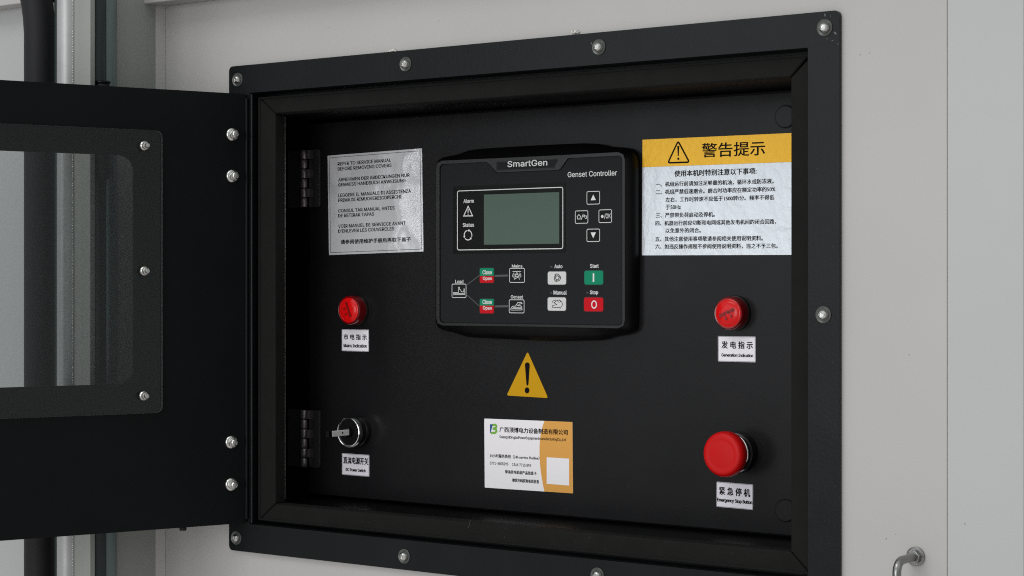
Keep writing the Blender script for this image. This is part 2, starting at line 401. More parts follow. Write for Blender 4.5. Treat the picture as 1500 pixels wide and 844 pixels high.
# recess body
px0 = at(453, 400, YP)[0]; pz1 = (at(454, 180, YP)[1] + at(1156, 137, YP)[1])/2; pz0 = (at(453, 724, YP)[1] + at(1156, 783, YP)[1])/2
px1 = gx1 + .030; RX0 = px0 - .034; RX1 = px1 + .006; RZ0 = pz0 - .003; RZ1 = pz1 + .003
bm = bmesh.new()
wallbox(RX0-T, RX0, .0224, .10, RZ0-T, RZ1+T); wallbox(RX1, RX1+T, .0224, .10, RZ0-T, RZ1+T)
wallbox(RX0, RX1, .0224, .10, RZ1, RZ1+T); wallbox(RX0, RX1, .0224, .10, RZ0-T, RZ0); wallbox(RX0-T, RX1+T, .1002, .102, RZ0-T, RZ1+T)
link('recess_box', clean(bm), 'recess', cb)
box('hinge_strip', RX0+.0005, px0-.0012, YP+.0005, YP+.003, RZ0+.0005, RZ1-.0005, 'recess', cb)
# gasket strips with mitred ends
GW = .0185
gox0, gox1, goz0, goz1 = max(ix0+.0012, gx0-.0205), min(ix1-.0012, gx1+.0175), gz0-.0165, gz1+.0165
e_ = .00025
strips = {
 'top': [(gox0+e_, goz1), (gox1-.001, goz1), (gx1-.0004, gz1), (gx0+e_, gz1)],
 'bottom': [(gox0+e_, goz0), (gx0+e_, gz0), (gx1-e_, gz0), (gox1-e_, goz0)],
 'left': [(gox0, goz0+e_), (gox0, goz1-e_), (gx0, gz1-e_), (gx0, gz0+e_)],
 'right': [(gox1, goz0+e_), (gx1, gz0+e_), (gx1, gz1-.0005), (gox1, goz1-.0015)]}
for k, pl in strips.items():
    me = plate_me(pl, [], GY, .0203)
    if k == 'bottom':   # a small cut in the foam
        pass
    plate_o = link('gasket_strip', me, 'foam', cb, bevel=.0016, seg=3)
    # a thin ridge along the outer side
    cx_, cz_ = sum(p[0] for p in pl)/4, sum(p[1] for p in pl)/4
rg = .0022
stroke_o = link('gasket_lip', plate_me(rr(gox0+.0002, goz0+.0002, gox1-.0002, goz1-.0002), [rr(gox0+rg, goz0+rg, gox1-rg, goz1-rg)], GY-.0012, GY+.004), 'foam', cb, bevel=.0006)
cx_, cz_ = at(687, 769, GY-.0008)
link('foam_cut', stroke_me([[(cx_-.0022, cz_-.0030), (cx_-.0004, cz_-.0014), (cx_+.0008, cz_+.0032), (cx_+.0014, cz_+.0042)]], .0008, GY-.0003), 'darkhole', cb)
bm = bmesh.new()
bmesh.ops.create_icosphere(bm, subdivisions=1, radius=.0007, matrix=Matrix.Translation((*[cx_-.004], GY-.001, cz_+.001)))

# flange screws
def screw_parts(root):
    wsh = link('washer', lathe_me([(.0064, -.0001), (.0064, -.0009), (.0059, -.0013), (.0052, -.0011), (.0043, -.0007), (.0036, -.0006)], 32), 'washer', root, smooth=40)
    return wsh
hm = lathe_me([(.0039, -.0006), (.0040, -.0013), (.0037, -.0026), (.0031, -.0036), (.0022, -.0043), (.0020, -.0043), (.0018, -.0030), (0, -.0029)], 28)
wm = lathe_me([(.0063, .0000), (.0063, -.0009), (.0060, -.0012), (.0056, -.0010), (.0044, -.0003), (.0038, -.0003)], 32)
sm_ = None
for i, (px, py) in enumerate(((348, 117), (594, 94), (877, 69), (1208, 40.5), (346, 788), (592, 815), (875, 843), (1206, 461), (1207, 892))):
    x, z = at(px, py, -.002)
    s = link('screw', hm, 'chrome' if i % 3 else 'steel', cb, smooth=38, loc=(x, -.0015, z)); s.rotation_euler = (0, random.random()*6, 0)
    wsh = link('washer', wm, 'washer', s, smooth=40)
# dust and smudges near the top right screw
bm = bmesh.new()
for px, py, rad in ((1210, 22.5, .0010), (1225, 49, .0012), (1213, 57, .0006), (1221, 60, .0007), (1229, 65, .0006), (1205, 30, .0005), (868, 64, .0008), (873, 63, .0007), (1218, 24, .0005)):
    x, z = at(px, py)
    mm = Matrix.Translation((x, -.0017, z)) @ Matrix.Rotation(random.random()*3, 4, 'Y') @ Matrix.Diagonal((rad*1.4, .0002, rad*.6, 1))
    bmesh.ops.create_icosphere(bm, subdivisions=1, radius=1, matrix=mm)
tag(link('dust', clean(bm), 'dust', cb, smooth=60), kind='stuff')

# inner instrument panel
ip = box('inner_panel', px0, px1, YP, YP+.002, pz0, pz1, 'panel', cb, bevel=.0005)
for px, py in ((1151, 171), (1151, 748)):
    x, z = at(px, py, YP)
    q = link('panel_lock', lathe_me([(.0088, -.0002), (.0088, -.0012), (.0084, -.0016), (0, -.0016)], 36), 'panel', ip, smooth=40, loc=(x, YP, z))
    rm = lathe_me([(.0096, -.0001), (.0096, -.0006), (.0090, -.0006), (.0090, -.0001)], 36)
    link('lock_ring', rm, 'recess', ip, smooth=40, loc=(x, YP, z))
def hinge(pyt, pyb):
    bx0, bz1 = at(441.5, pyt, YP-.003); _, bz0 = at(441.5, pyb, YP-.003); bx1 = at(453, 400, YP-.003)[0]
    cxh = (bx0+bx1)/2; h = link('hinge', plate_me(rr(at(424, 400, YP)[0], bz0, bx0+.001, bz1, .002), [], YP-.0022, YP-.0003), 'hinge', cb, bevel=.0008)
    link('leaf', plate_me(rr(bx1-.001, bz0, at(470.5, 400, YP)[0], bz1, .002), [], YP-.0022, YP-.0003), 'hinge', h, bevel=.0005)
    n_ = 6; hh = (bz1-bz0)/n_
    km = lathe_me([(.0030, .0003), (.0034, .0008), (.0034, hh-.0008), (.0030, hh-.0003)], 20)
    for v_ in km.vertices: v_.co = (v_.co.x, -v_.co.z, v_.co.y)
    for k in range(n_):
        link('knuckle', km, 'pin', h, smooth=40, loc=(cxh, YP-.0048, bz0+k*hh))
    for k in range(0, n_):
        if k % 2 == 1: link('knuckle_web', plate_me(rr(bx1-.0008, bz0+k*hh+.0006, bx1+.0006, bz0+(k+1)*hh-.0006), [], YP-.006, YP-.0023), 'pin', h)
hinge(220, 304); hinge(600, 684)

# ------------------------------------------------------------------ outer door (part of the box)
dr_h0, dr_h1 = iz0+.001, iz1-.001
DWD = .566
def dp(px, py, n=0): return on_door(px, py, n)
ou = dp(195, 400)[0]; oz1 = dp(100, 224.5)[1]; oz0 = dp(100, 565)[1]
pu = dp(236, 400)[0]; pz1_ = dp(236, 192)[1]; pz0_ = dp(236, 604.5)[1]
door = plate('door', rr(.004, dr_h0, DWD, dr_h1, .002), [rr(ou, oz0, DWD-ou, oz1, .0135, 8)], -.0016, 0, 'door', cb, bevel=.0004)
door.location = (PIV[0], 0, 0); door.rotation_euler = (0, 0, DA)
bm = bmesh.new()
wallbox(.004, .0055, -.016, -.0018, dr_h0, dr_h1); wallbox(DWD-.0015, DWD, -.016, -.0018, dr_h0, dr_h1)
wallbox(.0057, DWD-.0017, -.016, -.0018, dr_h1-.0015, dr_h1); wallbox(.0057, DWD-.0017, -.016, -.0018, dr_h0, dr_h0+.0015)
link('door_rim', clean(bm), 'door', door)
link('hinge_edge', tube_me([(.0035, .0006, dr_h0+.004), (.0035, .0006, 0), (.0035, .0006, dr_h1-.004)], .0016, 12), 'door', door, smooth=60)
link('hinge_edge', tube_me([(-.0012, .0016, dr_h0), (-.0012, .0016, 0), (-.0012, .0016, dr_h1)], .0014, 12), 'black', door, smooth=60)
pane = plate('window_pane', rr(pu, pz0_, DWD-pu, pz1_, .006), [], .0006, .0036, 'acrylic', door)
pane.data.materials.append(M['frost'])
for p in pane.data.polygons:
    if abs(p.normal.y) < .5: p.material_index = 1
# nuts
def nut_on_door(px, py, r, base):
    u_, z_ = dp(px, py, base+.003)
    wsh = link('nut', lathe_me([(r, base+.0001), (r, base+.0012), (r*.93, base+.0020), (r*.78, base+.0026)], 30), 'steel', door, smooth=35, loc=(u_, 0, z_))
    hx_ = plate_me([(p[0], p[1]) for p in hexa(r*.76, random.random()*60)], [], base+.0024, base+.0062)
    link('hex', hx_, 'steel', wsh, bevel=.0006)
    link('bolt_end', lathe_me([(r*.50, base+.0060), (r*.50, base+.0085), (r*.40, base+.0092), (0, base+.0093)], 20), 'steel', wsh, smooth=35)
for px, py in ((342, 197), (342, 258), (340.5, 648), (340.5, 710)): nut_on_door(px, py, .0062, 0)
for px, py in ((213, 213.5), (213, 397), (212, 580)): nut_on_door(px, py, .0045, .0036)
# bumper under the door
u_, z_ = dp(273, 777)
link('bumper', vcyl(.0032, z_-.001, dr_h0-.0002, 16), 'hose', door, smooth=40, loc=(u_, -.008, 0))

# ------------------------------------------------------------------ genset controller
FY = YP - .015                               # its front plane
gc = thing('genset_controller', 'black generator controller with grey green display and coloured keys in the middle of the panel', 'controller', (0, 0, 0))
def resample(pts, n, c):
    out = []
    for i in range(n):
        a = 2*math.pi*i/n; d = Vector((math.cos(a), math.sin(a))); best = None
        for j in range(len(pts)):
            p, q = Vector(pts[j])-c, Vector(pts[(j+1) % len(pts)])-c; e = q-p
            den = d.x*e.y - d.y*e.x
            if abs(den) < 1e-12: continue
            t_ = (p.x*e.y - p.y*e.x)/den; s_ = (p.x*d.y - p.y*d.x)/den
            if t_ > 0 and -1e-6 <= s_ <= 1+1e-6 and (best is None or t_ > best): best = t_
        out.append(c + d*best)
    return out
bo = [(640, 243), (642, 236), (647, 231), (658, 228.6), (670.5, 226.7), (679, 223), (688.7, 220), (705, 218), (726, 216.5), (789, 212.8), (854, 210), (870, 210.4), (880.7, 211.5), (894.5, 215), (906, 215.6), (918, 216.4), (924, 218.6), (928.6, 223), (931.5, 230), (932.5, 242.7), (932.5, 360), (931, 475), (929, 484), (924, 488), (912, 491), (896.7, 493.3), (886, 497), (875, 498.7), (822, 499.9), (779, 498.7), (715, 495.5), (697, 495), (683, 493.3), (674, 490.5), (666, 487.5), (655, 485.5), (647, 483), (641.5, 479), (639.8, 472)]
bo = [at(p[0], p[1], YP-.006) for p in bo]
rx0, rz1a = at(638.3, 240, FY); rx1, rz1b = at(916, 240, FY)
rz1 = (at(700, 232.5, FY)[1] + at(880, 223.5, FY)[1])/2; rz0 = (at(700, 477.5, FY)[1] + at(880, 482, FY)[1])/2
rim = rr(rx0, rz0, rx1, rz1, .0062, 6)
def A(px, py): return at(px, py, FY)
fz_t = (A(685, 239)[1] + A(870, 229.5)[1])/2; fz_b = (A(660, 473.5)[1] + A(900, 477)[1])/2; fx_l = A(643.8, 400)[0]; fx_r = A(911.5, 400)[0]
nz = (A(729, 253)[1] + A(818, 248.5)[1])/2
c_ = Vector(((rx0+rx1)/2, (rz0+rz1)/2)); N_ = 160
def arc(cx, cz, r, a0, a1, n=5): return [(cx+r*math.cos(R(a0+(a1-a0)*i/n)), cz+r*math.sin(R(a0+(a1-a0)*i/n))) for i in range(n+1)]
rf = .0042
facep = arc(fx_r-rf, fz_b+rf, rf, -90, 0) + arc(fx_r-rf, fz_t-rf, rf, 0, 90) + [(A(834, 232)[0], fz_t), (A(831, 233)[0], fz_t-.0006), (A(820.5, 247)[0], nz+.0006), (A(817.5, 248)[0], nz), (A(730, 253)[0], nz), (A(727, 252)[0], nz+.0006), (A(714.5, 239)[0], fz_t-.0006), (A(711, 238)[0], fz_t)] + arc(fx_l+rf, fz_t-rf, rf, 90, 180) + arc(fx_l+rf, fz_b+rf, rf, 180, 270)
rings = [(resample(bo, N_, c_), YP-.0002), (resample(bo, N_, c_), YP-.0060)]
rb, rf_ = resample(bo, N_, c_), resample(rim, N_, c_)
rings += [([rb[i]*.93+rf_[i]*.07 for i in range(N_)], YP-.0078), ([rb[i]*.55+rf_[i]*.45 for i in range(N_)], YP-.0112), ([rb[i]*.12+rf_[i]*.88 for i in range(N_)], FY+.0012), ([rf_[i]+(c_-rf_[i]).normalized()*.0004 for i in range(N_)], FY+.0002)]
v, f = [], []
for pts, y in rings: v += [(p.x, y, p.y) for p in pts]
for k in range(len(rings)-1):
    for i in range(N_): f.append((k*N_+i, k*N_+(i+1) % N_, (k+1)*N_+(i+1) % N_, (k+1)*N_+i))
body = link('housing', pyd(v, f), 'bez', gc, smooth=40)
ins = [rf_[i]+(c_-rf_[i]).normalized()*.0006 for i in range(N_)]
plate('rim', [(p.x, p.y) for p in ins], [facep], FY, FY+.003, 'rim', gc, bevel=.0006)
cf = Vector((sum(p[0] for p in facep)/len(facep), sum(p[1] for p in facep)/len(facep)))
def inset(pl, d):
    out = []; k = len(pl)
    for i in range(k):
        p = Vector(pl[i]); a_ = (p-Vector(pl[i-1])); b_ = (Vector(pl[(i+1) % k])-p)
        if a_.length < 1e-7: a_ = b_
        if b_.length < 1e-7: b_ = a_
        n1 = Vector((-a_.y, a_.x)).normalized(); n2 = Vector((-b_.y, b_.x)).normalized(); m_ = (n1+n2).normalized()
        h = d/max(.4, m_.dot(n1)); out.append((p.x+m_.x*h, p.y+m_.y*h))
    return out
face = plate('face_plate', inset(facep, .0008), [], FY+.0006, FY+.003, 'face', gc)
plate('face_groove', inset(facep, -.0012), [], FY+.0032, FY+.004, 'darkhole', gc)
FS = FY + .0006                              # face surface
def rct(a, b, c, d, y=None): x0, z1 = at(a, b, FS); x1, z0 = at(c, d, FS); return x0, z0, x1, z1
def let(s, a, b, c, d, m='print', par=None, bold=.03, y=None, **k):   # a,b left bottom; c,d right top
    y = FS-.0001 if y is None else y
    x0, z0 = at(a, b, y); x1, z1 = at(c, d, y)
    return lettering(s, x0, z0, x1, z1, y, m, par or gc, bold, **k)
# brand badge
bx0, bz0 = A(728, 249.3); bx1, bz1 = A(816, 233.5)
badge = plate('brand_badge', [(bx0, bz0), (bx1-.003, bz0), (bx1+.0012, bz1), (bx0, bz1)], [], FY-.0003, FY+.0004, 'face', gc, bevel=.0002)
link('badge_outline', stroke_me([[(bx0-.0003, bz0-.0003), (bx1-.002, bz0-.0003)], [(bx0-.0003, bz0-.0003), (bx0-.0003, bz1+.0003)], [(bx0-.0003, bz1+.0003), (bx1-.002, bz1+.0003)]], .0007, FY-.00035), 'darkhole', badge)
let('SmartGen', 743.6, 245.0, 801.5, 233.6, par=badge, bold=.035, y=FY-.00045)
let('Genset Controller', 831.6, 259.9, 903.8, 249.2, bold=.02)
# display
x0, z0, x1, z1 = rct(664, 273.5, 828.6, 370)
dsp = plate('display', rr(x0, z0, x1, z1, .0012), [], FS-.0003, FS+.0003, 'scr', gc)
x0, z0, x1, z1 = rct(670.6, 280, 825, 364.3); rb_ = rr(x0, z0, x1, z1, .0018)
link('display_border', stroke_me([rb_], .0007, FS-.0006, closed=True), 'print', dsp)
x0, z0, x1, z1 = rct(709.3, 285.3, 819.5, 357)
plate('lcd', rr(x0, z0, x1, z1, .0003), [], FS-.0004, FS-.0002, 'lcd', dsp)
let('Alarm', 679, 297.6, 694, 291.6, y=FS-.0004, par=dsp)
let('Status', 678, 332.6, 694.3, 326.6, y=FS-.0004, par=dsp)
def pts(l, y=FS): return [at(p[0], p[1], y) for p in l]
link('alarm_symbol', stroke_me([pts([(686.2, 302.2), (679.6, 316.6), (692.6, 316.3), (686.2, 302.2)]), pts([(686.1, 306), (686.1, 311.8)]), pts([(686.1, 313.2), (686.1, 314.6)])], .0008, FS-.0004), 'print', dsp)
cx_, cz_ = at(686, 344.6, FS); 
arcs = [arc(cx_, cz_, .0043, a0, a0+92, 8) for a0 in (100, 220, 340)]
link('status_symbol', stroke_me(arcs, .0008, FS-.0004), 'print', dsp)
tips = []
for a0 in (192, 312, 72):
    c2 = (cx_+.0043*math.cos(R(a0)), cz_+.0043*math.sin(R(a0))); d = (-math.sin(R(a0)), math.cos(R(a0))); n2 = (math.cos(R(a0)), math.sin(R(a0)))
    tips.append([(c2[0]+n2[0]*.0012, c2[1]+n2[1]*.0012), (c2[0]-n2[0]*.0012, c2[1]-n2[1]*.0012), (c2[0]+d[0]*.0016, c2[1]+d[1]*.0016)])
link('status_arrow', flat_me(tips, FS-.0005), 'print', dsp)
# arrow keys
def key(box_, m, r, h, border=None):
    x0, z0, x1, z1 = rct(*box_)
    plate('key_well', rr(x0-.0007, z0-.0007, x1+.0007, z1+.0007, r+.0007), [], FS-.00012, FS+.0003, 'darkhole', gc)
    k = plate('key', rr(x0, z0, x1, z1, r), [], FS-h, FS+.0002, m, gc, bevel=.0003)
    if border: link('key_border', stroke_me([rr(x0+.0002, z0+.0002, x1-.0002, z1-.0002, r)], .0005, FS-h-.0001, closed=True), 'print', k)
    return k
kk = {}
for nme, b_ in (('up', (860, 280.6, 879.2, 299.2)), ('left', (843, 308.9, 862, 327.3)), ('right', (877.6, 307.4, 896.7, 326.2)), ('down', (860, 335.6, 879.2, 354.0))):
    kk[nme] = key(b_, 'scr', .0012, .0005, True)
KS = FS-.0006
link('arrow', flat_me([pts([(869.6, 285), (865.8, 293.6), (873.4, 293.2)])], KS), 'print', kk['up'])
link('arrow', flat_me([pts([(869.6, 349), (873.4, 340.4), (865.8, 340.8)])], KS), 'print', kk['down'])
link('home_symbol', stroke_me([pts([(845.6, 318), (848.6, 314.4), (851.4, 317.8)]), pts([(846.6, 318), (846.6, 321), (850.4, 320.9), (850.4, 317.9)]), pts([(852, 322), (855, 313.5)]), pts([(855.5, 316.6), (859.5, 316.4), (860.4, 318.2), (859.4, 320.2), (857.5, 320.2)]), pts([(857.3, 314.9), (855.3, 316.7), (857.3, 318.4)])], .0005, KS), 'print', kk['left'])
cx_, cz_ = at(882.2, 317.2, KS)
link('set_symbol', flat_me([arc(cx_, cz_, .0013, 0, 350, 12)], KS), 'print', kk['right'])
let('/OK', 885.2, 321, 894.6, 312.6, par=kk['right'], y=KS, bold=.01)
# mode keys
ka = key((803.2, 398, 829.9, 417), 'keyw', .0018, .0009); km_ = key((803, 435.7, 829.7, 455.4), 'keyw', .0018, .0009)
ks = key((856.8, 396.7, 884.3, 417), 'keyg', .0018, .0009); kt = key((856.2, 435.9, 884.3, 456.4), 'keyr', .0018, .0009)
KY = FS-.0010
link('start_bar', flat_me([pts([(869.2, 400.6), (871.4, 400.5), (871.4, 413), (869.2, 413.1)])], KY), 'print', ks)
cx_, cz_ = at(870.2, 446.2, KY)
ov = [(cx_+.0024*math.cos(R(a)), cz_+.0030*math.sin(R(a))) for a in range(0, 360, 15)]
link('stop_ring', stroke_me([ov], .0010, KY, closed=True), 'print', kt)
cx_, cz_ = at(816.3, 407, KY)
sp_ = [arc(cx_, cz_, .0018, 0, 345, 12) + [(cx_+.0018, cz_)]]
sp_ = [[(cx_+.0018*math.cos(R(a)), cz_+.0018*math.sin(R(a))) for a in range(0, 360, 30)]]
for a0 in (0, 120, 240): sp_.append([(cx_+(.0026+.0012*i/8)*math.cos(R(a0+20*i)), cz_+(.0026+.0012*i/8)*math.sin(R(a0+20*i))) for i in range(8)])
o = link('auto_symbol', stroke_me(sp_[1:], .0006, KY), 'ink', ka); link('auto_ring', stroke_me(sp_[:1], .0006, KY-.0001, closed=True), 'ink', ka)
hand = [(640, 0)]
def cr6(x, y): return (630+x/4.6875, 360+y/4.6875)
hnd = [cr6(*p) for p in ((838, 392), (842, 380), (856, 376), (862, 384), (850, 392), (862, 398), (870, 404), (840, 412), (838, 422), (846, 424), (888, 424), (894, 430), (912, 402), (902, 384), (888, 372), (872, 376), (880, 386), (888, 390))]
link('hand_symbol', stroke_me([pts(hnd, KY), pts([cr6(*p) for p in ((872, 378), (862, 372), (856, 376))], KY), pts([cr6(*p) for p in ((888, 374), (896, 384), (904, 388))], KY)], .00045, KY), 'ink', km_)
for s, a_, b_, c2, d_ in (('Auto', 812.2, 393, 823.8, 387.6), ('Manual', 811, 431.6, 830, 425.8), ('Start', 864.6, 392.6, 876.8, 386.8), ('Stop', 864.4, 432.4, 876, 425.6), ('Mains', 750, 392, 765, 387.6), ('Genset', 748.4, 437.3, 766, 432.6), ('Load', 667, 415.2, 678.6, 410)):
    let(s, a_, b_, c2, d_)
for a_, b_ in ((807.8, 391), (807.6, 429.2), (860.6, 428.8)):
    x, z = at(a_, b_, FS); plate('indicator', rr(x-.0011, z-.0008, x+.0011, z+.0008, .0002), [], FS-.0001, FS+.0002, 'ledwin', gc)
# breaker keys (green over red)
for t0, mid, b0 in ((393, 404.6, 414.4), (438, 448, 459.2)):
    x0, z0, x1, z1 = rct(703.6, t0, 723.9, b0); zm = (at(703.6, mid, FS)[1]+at(723.9, mid-.5, FS)[1])/2
    plate('key_well', rr(x0-.0007, z0-.0007, x1+.0007, z1+.0007, .0018), [], FS-.00012, FS+.0003, 'darkhole', gc)
    g_ = rr(x0, zm+.00005, x1, z1, .0011); r_ = rr(x0, z0, x1, zm-.00005, .0011)
    gq = [(x0, zm+.00005), (x1, zm+.00005)] + arc(x1-.0013, z1-.0013, .0013, 0, 90, 4) + arc(x0+.0013, z1-.0013, .0013, 90, 180, 4)
    rq = arc(x1-.0013, z0+.0013, .0013, -90, 0, 4) + [(x1, zm-.00005), (x0, zm-.00005)] + arc(x0+.0013, z0+.0013, .0013, 180, 270, 4)
    k1 = plate('close_key', gq, [], FS-.0008, FS+.0002, 'keyg', gc); k2 = plate('open_key', rq, [], FS-.0008, FS+.0002, 'keyr', gc)
    let('Close', 707, mid-2.6, 720.5, mid-8.6, par=k1, y=FS-.0009); let('Open', 707.5, mid+6.9, 720.3, mid+.9, par=k2, y=FS-.0009)
# single line diagram
def sym_box(b_, name):
    x0, z0, x1, z1 = rct(*b_); o = link(name, stroke_me([rr(x0, z0, x1, z1, .0011)], .0005, FS-.0001, closed=True), 'print', gc); return o
o1 = sym_box((662.2, 416.2, 682.8, 436), 'load_symbol'); o2 = sym_box((746.6, 393.2, 768.4, 413.8), 'mains_symbol'); o3 = sym_box((746, 439.2, 767.8, 458.6), 'genset_symbol')
def c9(x, y): return (640+x/8.44, 370+y/8.44)
def icon(ls, par, wd=.00045): return link('pictogram', stroke_me([pts([c9(*p) for p in l]) for l in ls], wd, FS-.0002), 'print', par)
icon([[(206, 520), (206, 495), (268, 493), (268, 430), (280, 430), (283, 458), (296, 462), (300, 480), (318, 488), (332, 486), (336, 450), (342, 450), (342, 520), (206, 522)], [(214, 508), (334, 508)]], o1)
icon([[(938, 235), (1042, 233)], [(958, 335), (978, 262), (990, 248), (1002, 262), (1022, 335)], [(968, 300), (1012, 298)], [(936, 300), (940, 275), (958, 250)], [(1042, 300), (1040, 275), (1024, 250)], [(976, 275), (1004, 275)], [(960, 330), (1008, 304)], [(950, 310), (960, 270)], [(1034, 308), (1022, 268)]], o2)
icon([[(915, 710), (915, 690), (935, 665), (975, 662), (985, 640), (1000, 655), (1030, 655), (1050, 670), (1055, 710), (915, 712)], [(990, 640), (1000, 618), (1046, 616), (1055, 632), (1010, 640)], [(925, 694), (1048, 692)], [(940, 678), (1046, 676)]], o3)
for ls, nm in (([(724.9, 404.3), (744.5, 403.7)], 'diagram_line'), ([(724.9, 449), (744.5, 448.6)], 'diagram_line')):
    link(nm, stroke_me([pts(ls)], .0017, FS-.0001), 'dimprint', gc)
for ls in ([(684.6, 417), (702.2, 403.6)], [(684.6, 432.6), (702.4, 448.6)]):
    link('diagram_line', stroke_me([pts(ls)], .0007, FS-.0001), 'dimprint', gc)

# ------------------------------------------------------------------ stickers and labels
def sticker(name, label, cat, corners, m, thick=.0002, group=None, y=YP):
    P = [Vector(at(*c, y)) for c in corners]         # TL TR BR BL
    bl, br, tl = P[3], P[2], P[0]
    an = math.atan2((br-bl).y + (P[1]-P[0]).y, (br-bl).x + (P[1]-P[0]).x)
    t_ = thing(name, label, cat, (bl.x, y-.0001, bl.y), (0, -an, 0), group)
    w_ = ((br-bl).length + (P[1]-P[0]).length)/2; h_ = ((tl-bl).length + (P[1]-br).length)/2
    def loc(px, py):
        q = Vector(at(px, py, y)) - bl
        return (q.x*math.cos(an)+q.y*math.sin(an), -q.x*math.sin(an)+q.y*math.cos(an))
    sh = None
    if m: sh = plate('sheet', rr(0, 0, w_, h_, .0006, 3), [], -thick, 0, m, t_)
    def tx(s, a_, b_, c2, d_, mm='ink', bold=0, **k):
        x0, z0 = loc(a_, b_); x1, z1 = loc(c2, d_)
        if k.get('h'): zc = (z0+z1)/2; z0, z1 = zc-k['h']/2, zc+k['h']/2
        k.pop('h', 0)
        return lettering(s, x0, z0, x1, z1, -thick-.0001, mm, t_, bold, **k)
    return t_, w_, h_, loc, tx
def C2(ox, oy, s): return lambda x, y: (ox+x/s, oy+y/s)
# warning notice, top right
c = C2(920, 180, 4.019)
ws, w_, h_, loc, tx = sticker('warning_notice', 'large silver warning notice with yellow header and Chinese text at top right of the panel', 'warning notice', [(942.4, 204.9), (1172, 194.4), (1172, 373.5), (940.6, 374.2)], None)
hl = loc(*c(84, 262))[1]
plate('sheet', rr(0, 0, w_, hl-.00005), [], -.0002, 0, 'silver', ws)
plate('header_band', rr(0, hl+.00005, w_, h_), [], -.00022, 0, 'amber', ws)
def T(f_, s, bl_, tr_, mm='ink', bold=0, **k): return f_(s, *c(*bl_), *c(*tr_), mm, bold, **k)
T(tx, '警告提示', (437, 205), (808, 106), bold=.02)
tri = [loc(*c(*p)) for p in ((296, 108), (236, 236), (362, 232))]
def rounded(tri, r, n=4):
    out = []; k = len(tri)
    for i in range(k):
        p = Vector(tri[i]); a_ = (Vector(tri[i-1])-p).normalized(); b_ = (Vector(tri[(i+1) % k])-p).normalized()
        p0, p1 = p+a_*r, p+b_*r
        for j in range(n+1):
            t_ = j/n; out.append(tuple(p0*(1-t_)**2 + p*2*t_*(1-t_) + p1*t_**2))
    return out
link('warning_triangle', stroke_me([rounded(tri, .0022)], .0014, -.0003, closed=True), 'ink', ws)
link('exclamation_mark', flat_me([[loc(*c(*p)) for p in ((291, 136), (303, 136), (300, 196), (294, 196))], [loc(*c(297+6.5*math.cos(R(q)), 212+7*math.sin(R(q)))) for q in range(0, 360, 30)]], -.0003), 'ink', ws)
T(tx, '使用本机时特别注意以下事项:', (275, 314), (757, 268), bold=.035, h=.0052)
for s, bl_, tr_ in (('一、机组运行前请加注足够量的机油，循环水或防冻液。', (165, 370), (858, 336)), ('二、机组严禁低速磨合。磨合时功率应在额定功率的50%', (165, 419), (868, 379)),
    ('左右，工作时转速不应低于1500转/分。频率不得低', (222, 465), (862, 427)), ('于50Hz', (222, 510), (312, 483)), ('三、严禁带负荷启动及停机。', (165, 557), (512, 527)),
    ('四、机器运行前应切断和电网或其他发电机间的闭合回路，', (163, 604), (873, 569)), ('以免意外的闭合。', (222, 649), (430, 618)),
    ('五、其他注意使用事项敬请参阅相关使用说明资料。', (162, 698), (795, 665)), ('六、如违反操作规程不参阅使用说明资料，违之不予三包。', (162, 744), (882, 709))):
    T(tx, s, bl_, tr_, 'ink', .03, h=.0041)
# service notice, left
c = C2(400, 190, 4.22)
ss, w_, h_, loc, tx = sticker('service_notice', 'silver foil service notice in several languages beside the upper inner hinge', 'service notice', [(481.3, 227.9), (619.9, 217.3), (620.4, 368.2), (482.2, 373.7)], 'silver2')
link('border_line', stroke_me([rr(.0022, .0022, w_-.0022, h_-.0022)], .0004, -.0003, closed=True), 'ink2', ss)
for s, bl_, tr_ in (('REFER TO SERVICE MANUAL', (402, 222), (730, 179)), ('BEFORE REMOVING COVERS', (402, 252), (733, 212)), ('ABNEHMEN DER ABDECKUNGEN NUR', (405, 321), (845, 270)), ('GEMAESS HANDBUCH ANWEISUNG', (405, 351), (820, 305)),
    ('LEGGERE IL MANUALE DI ASSISTENZA', (405, 417), (853, 369)), ('PRIMA DI RIMUOVEREICOPERCHI', (405, 447), (795, 404)), ('CONSUL TAR MANUAL ANTES', (405, 512), (752, 474)), ('DE RETIRAR TAPAS', (405, 542), (625, 512)),
    ('VOIR MANUEL DE SERVICCE AVANT', (405, 607), (820, 568)), ("D'ENLEVER LES COUVERCLES", (405, 636), (750, 604)), ('请参阅使用维护手册后再取下盖子', (420, 708), (853, 663))):
    T(tx, s, bl_, tr_, 'ink', .045, h=.0042 if s[0] == '请' else .0032)
# yellow triangle
ty = thing('warning_triangle_sticker', 'yellow warning triangle sticker with a black exclamation mark below the controller', 'warning sticker', (*[at(773, 580, YP)[0]], YP-.0001, at(773, 580, YP)[1]))
o0 = Vector(at(773, 580, YP))
def tl_(px, py): return tuple(Vector(at(px, py, YP))-o0)
tri = [tl_(773.1, 515.0), tl_(742.4, 579.4), tl_(803.2, 583.2)]
plate('sheet', rounded(tri, .0022), [], -.0002, 0, 'yellow', ty)
c = C2(690, 500, 3.67)
def blob(l): return [tl_(*c(*p)) for p in l]
link('exclamation_mark', flat_me([blob([(291, 126), (294, 117), (300, 114), (308, 114), (314, 118), (317, 127), (310, 232), (307, 238), (302, 238), (299, 232)]), [tl_(*c(302.5+12.5*math.cos(R(q)), 264+16.5*math.sin(R(q)))) for q in range(0, 360, 20)]], -.0003), 'ink', ty)
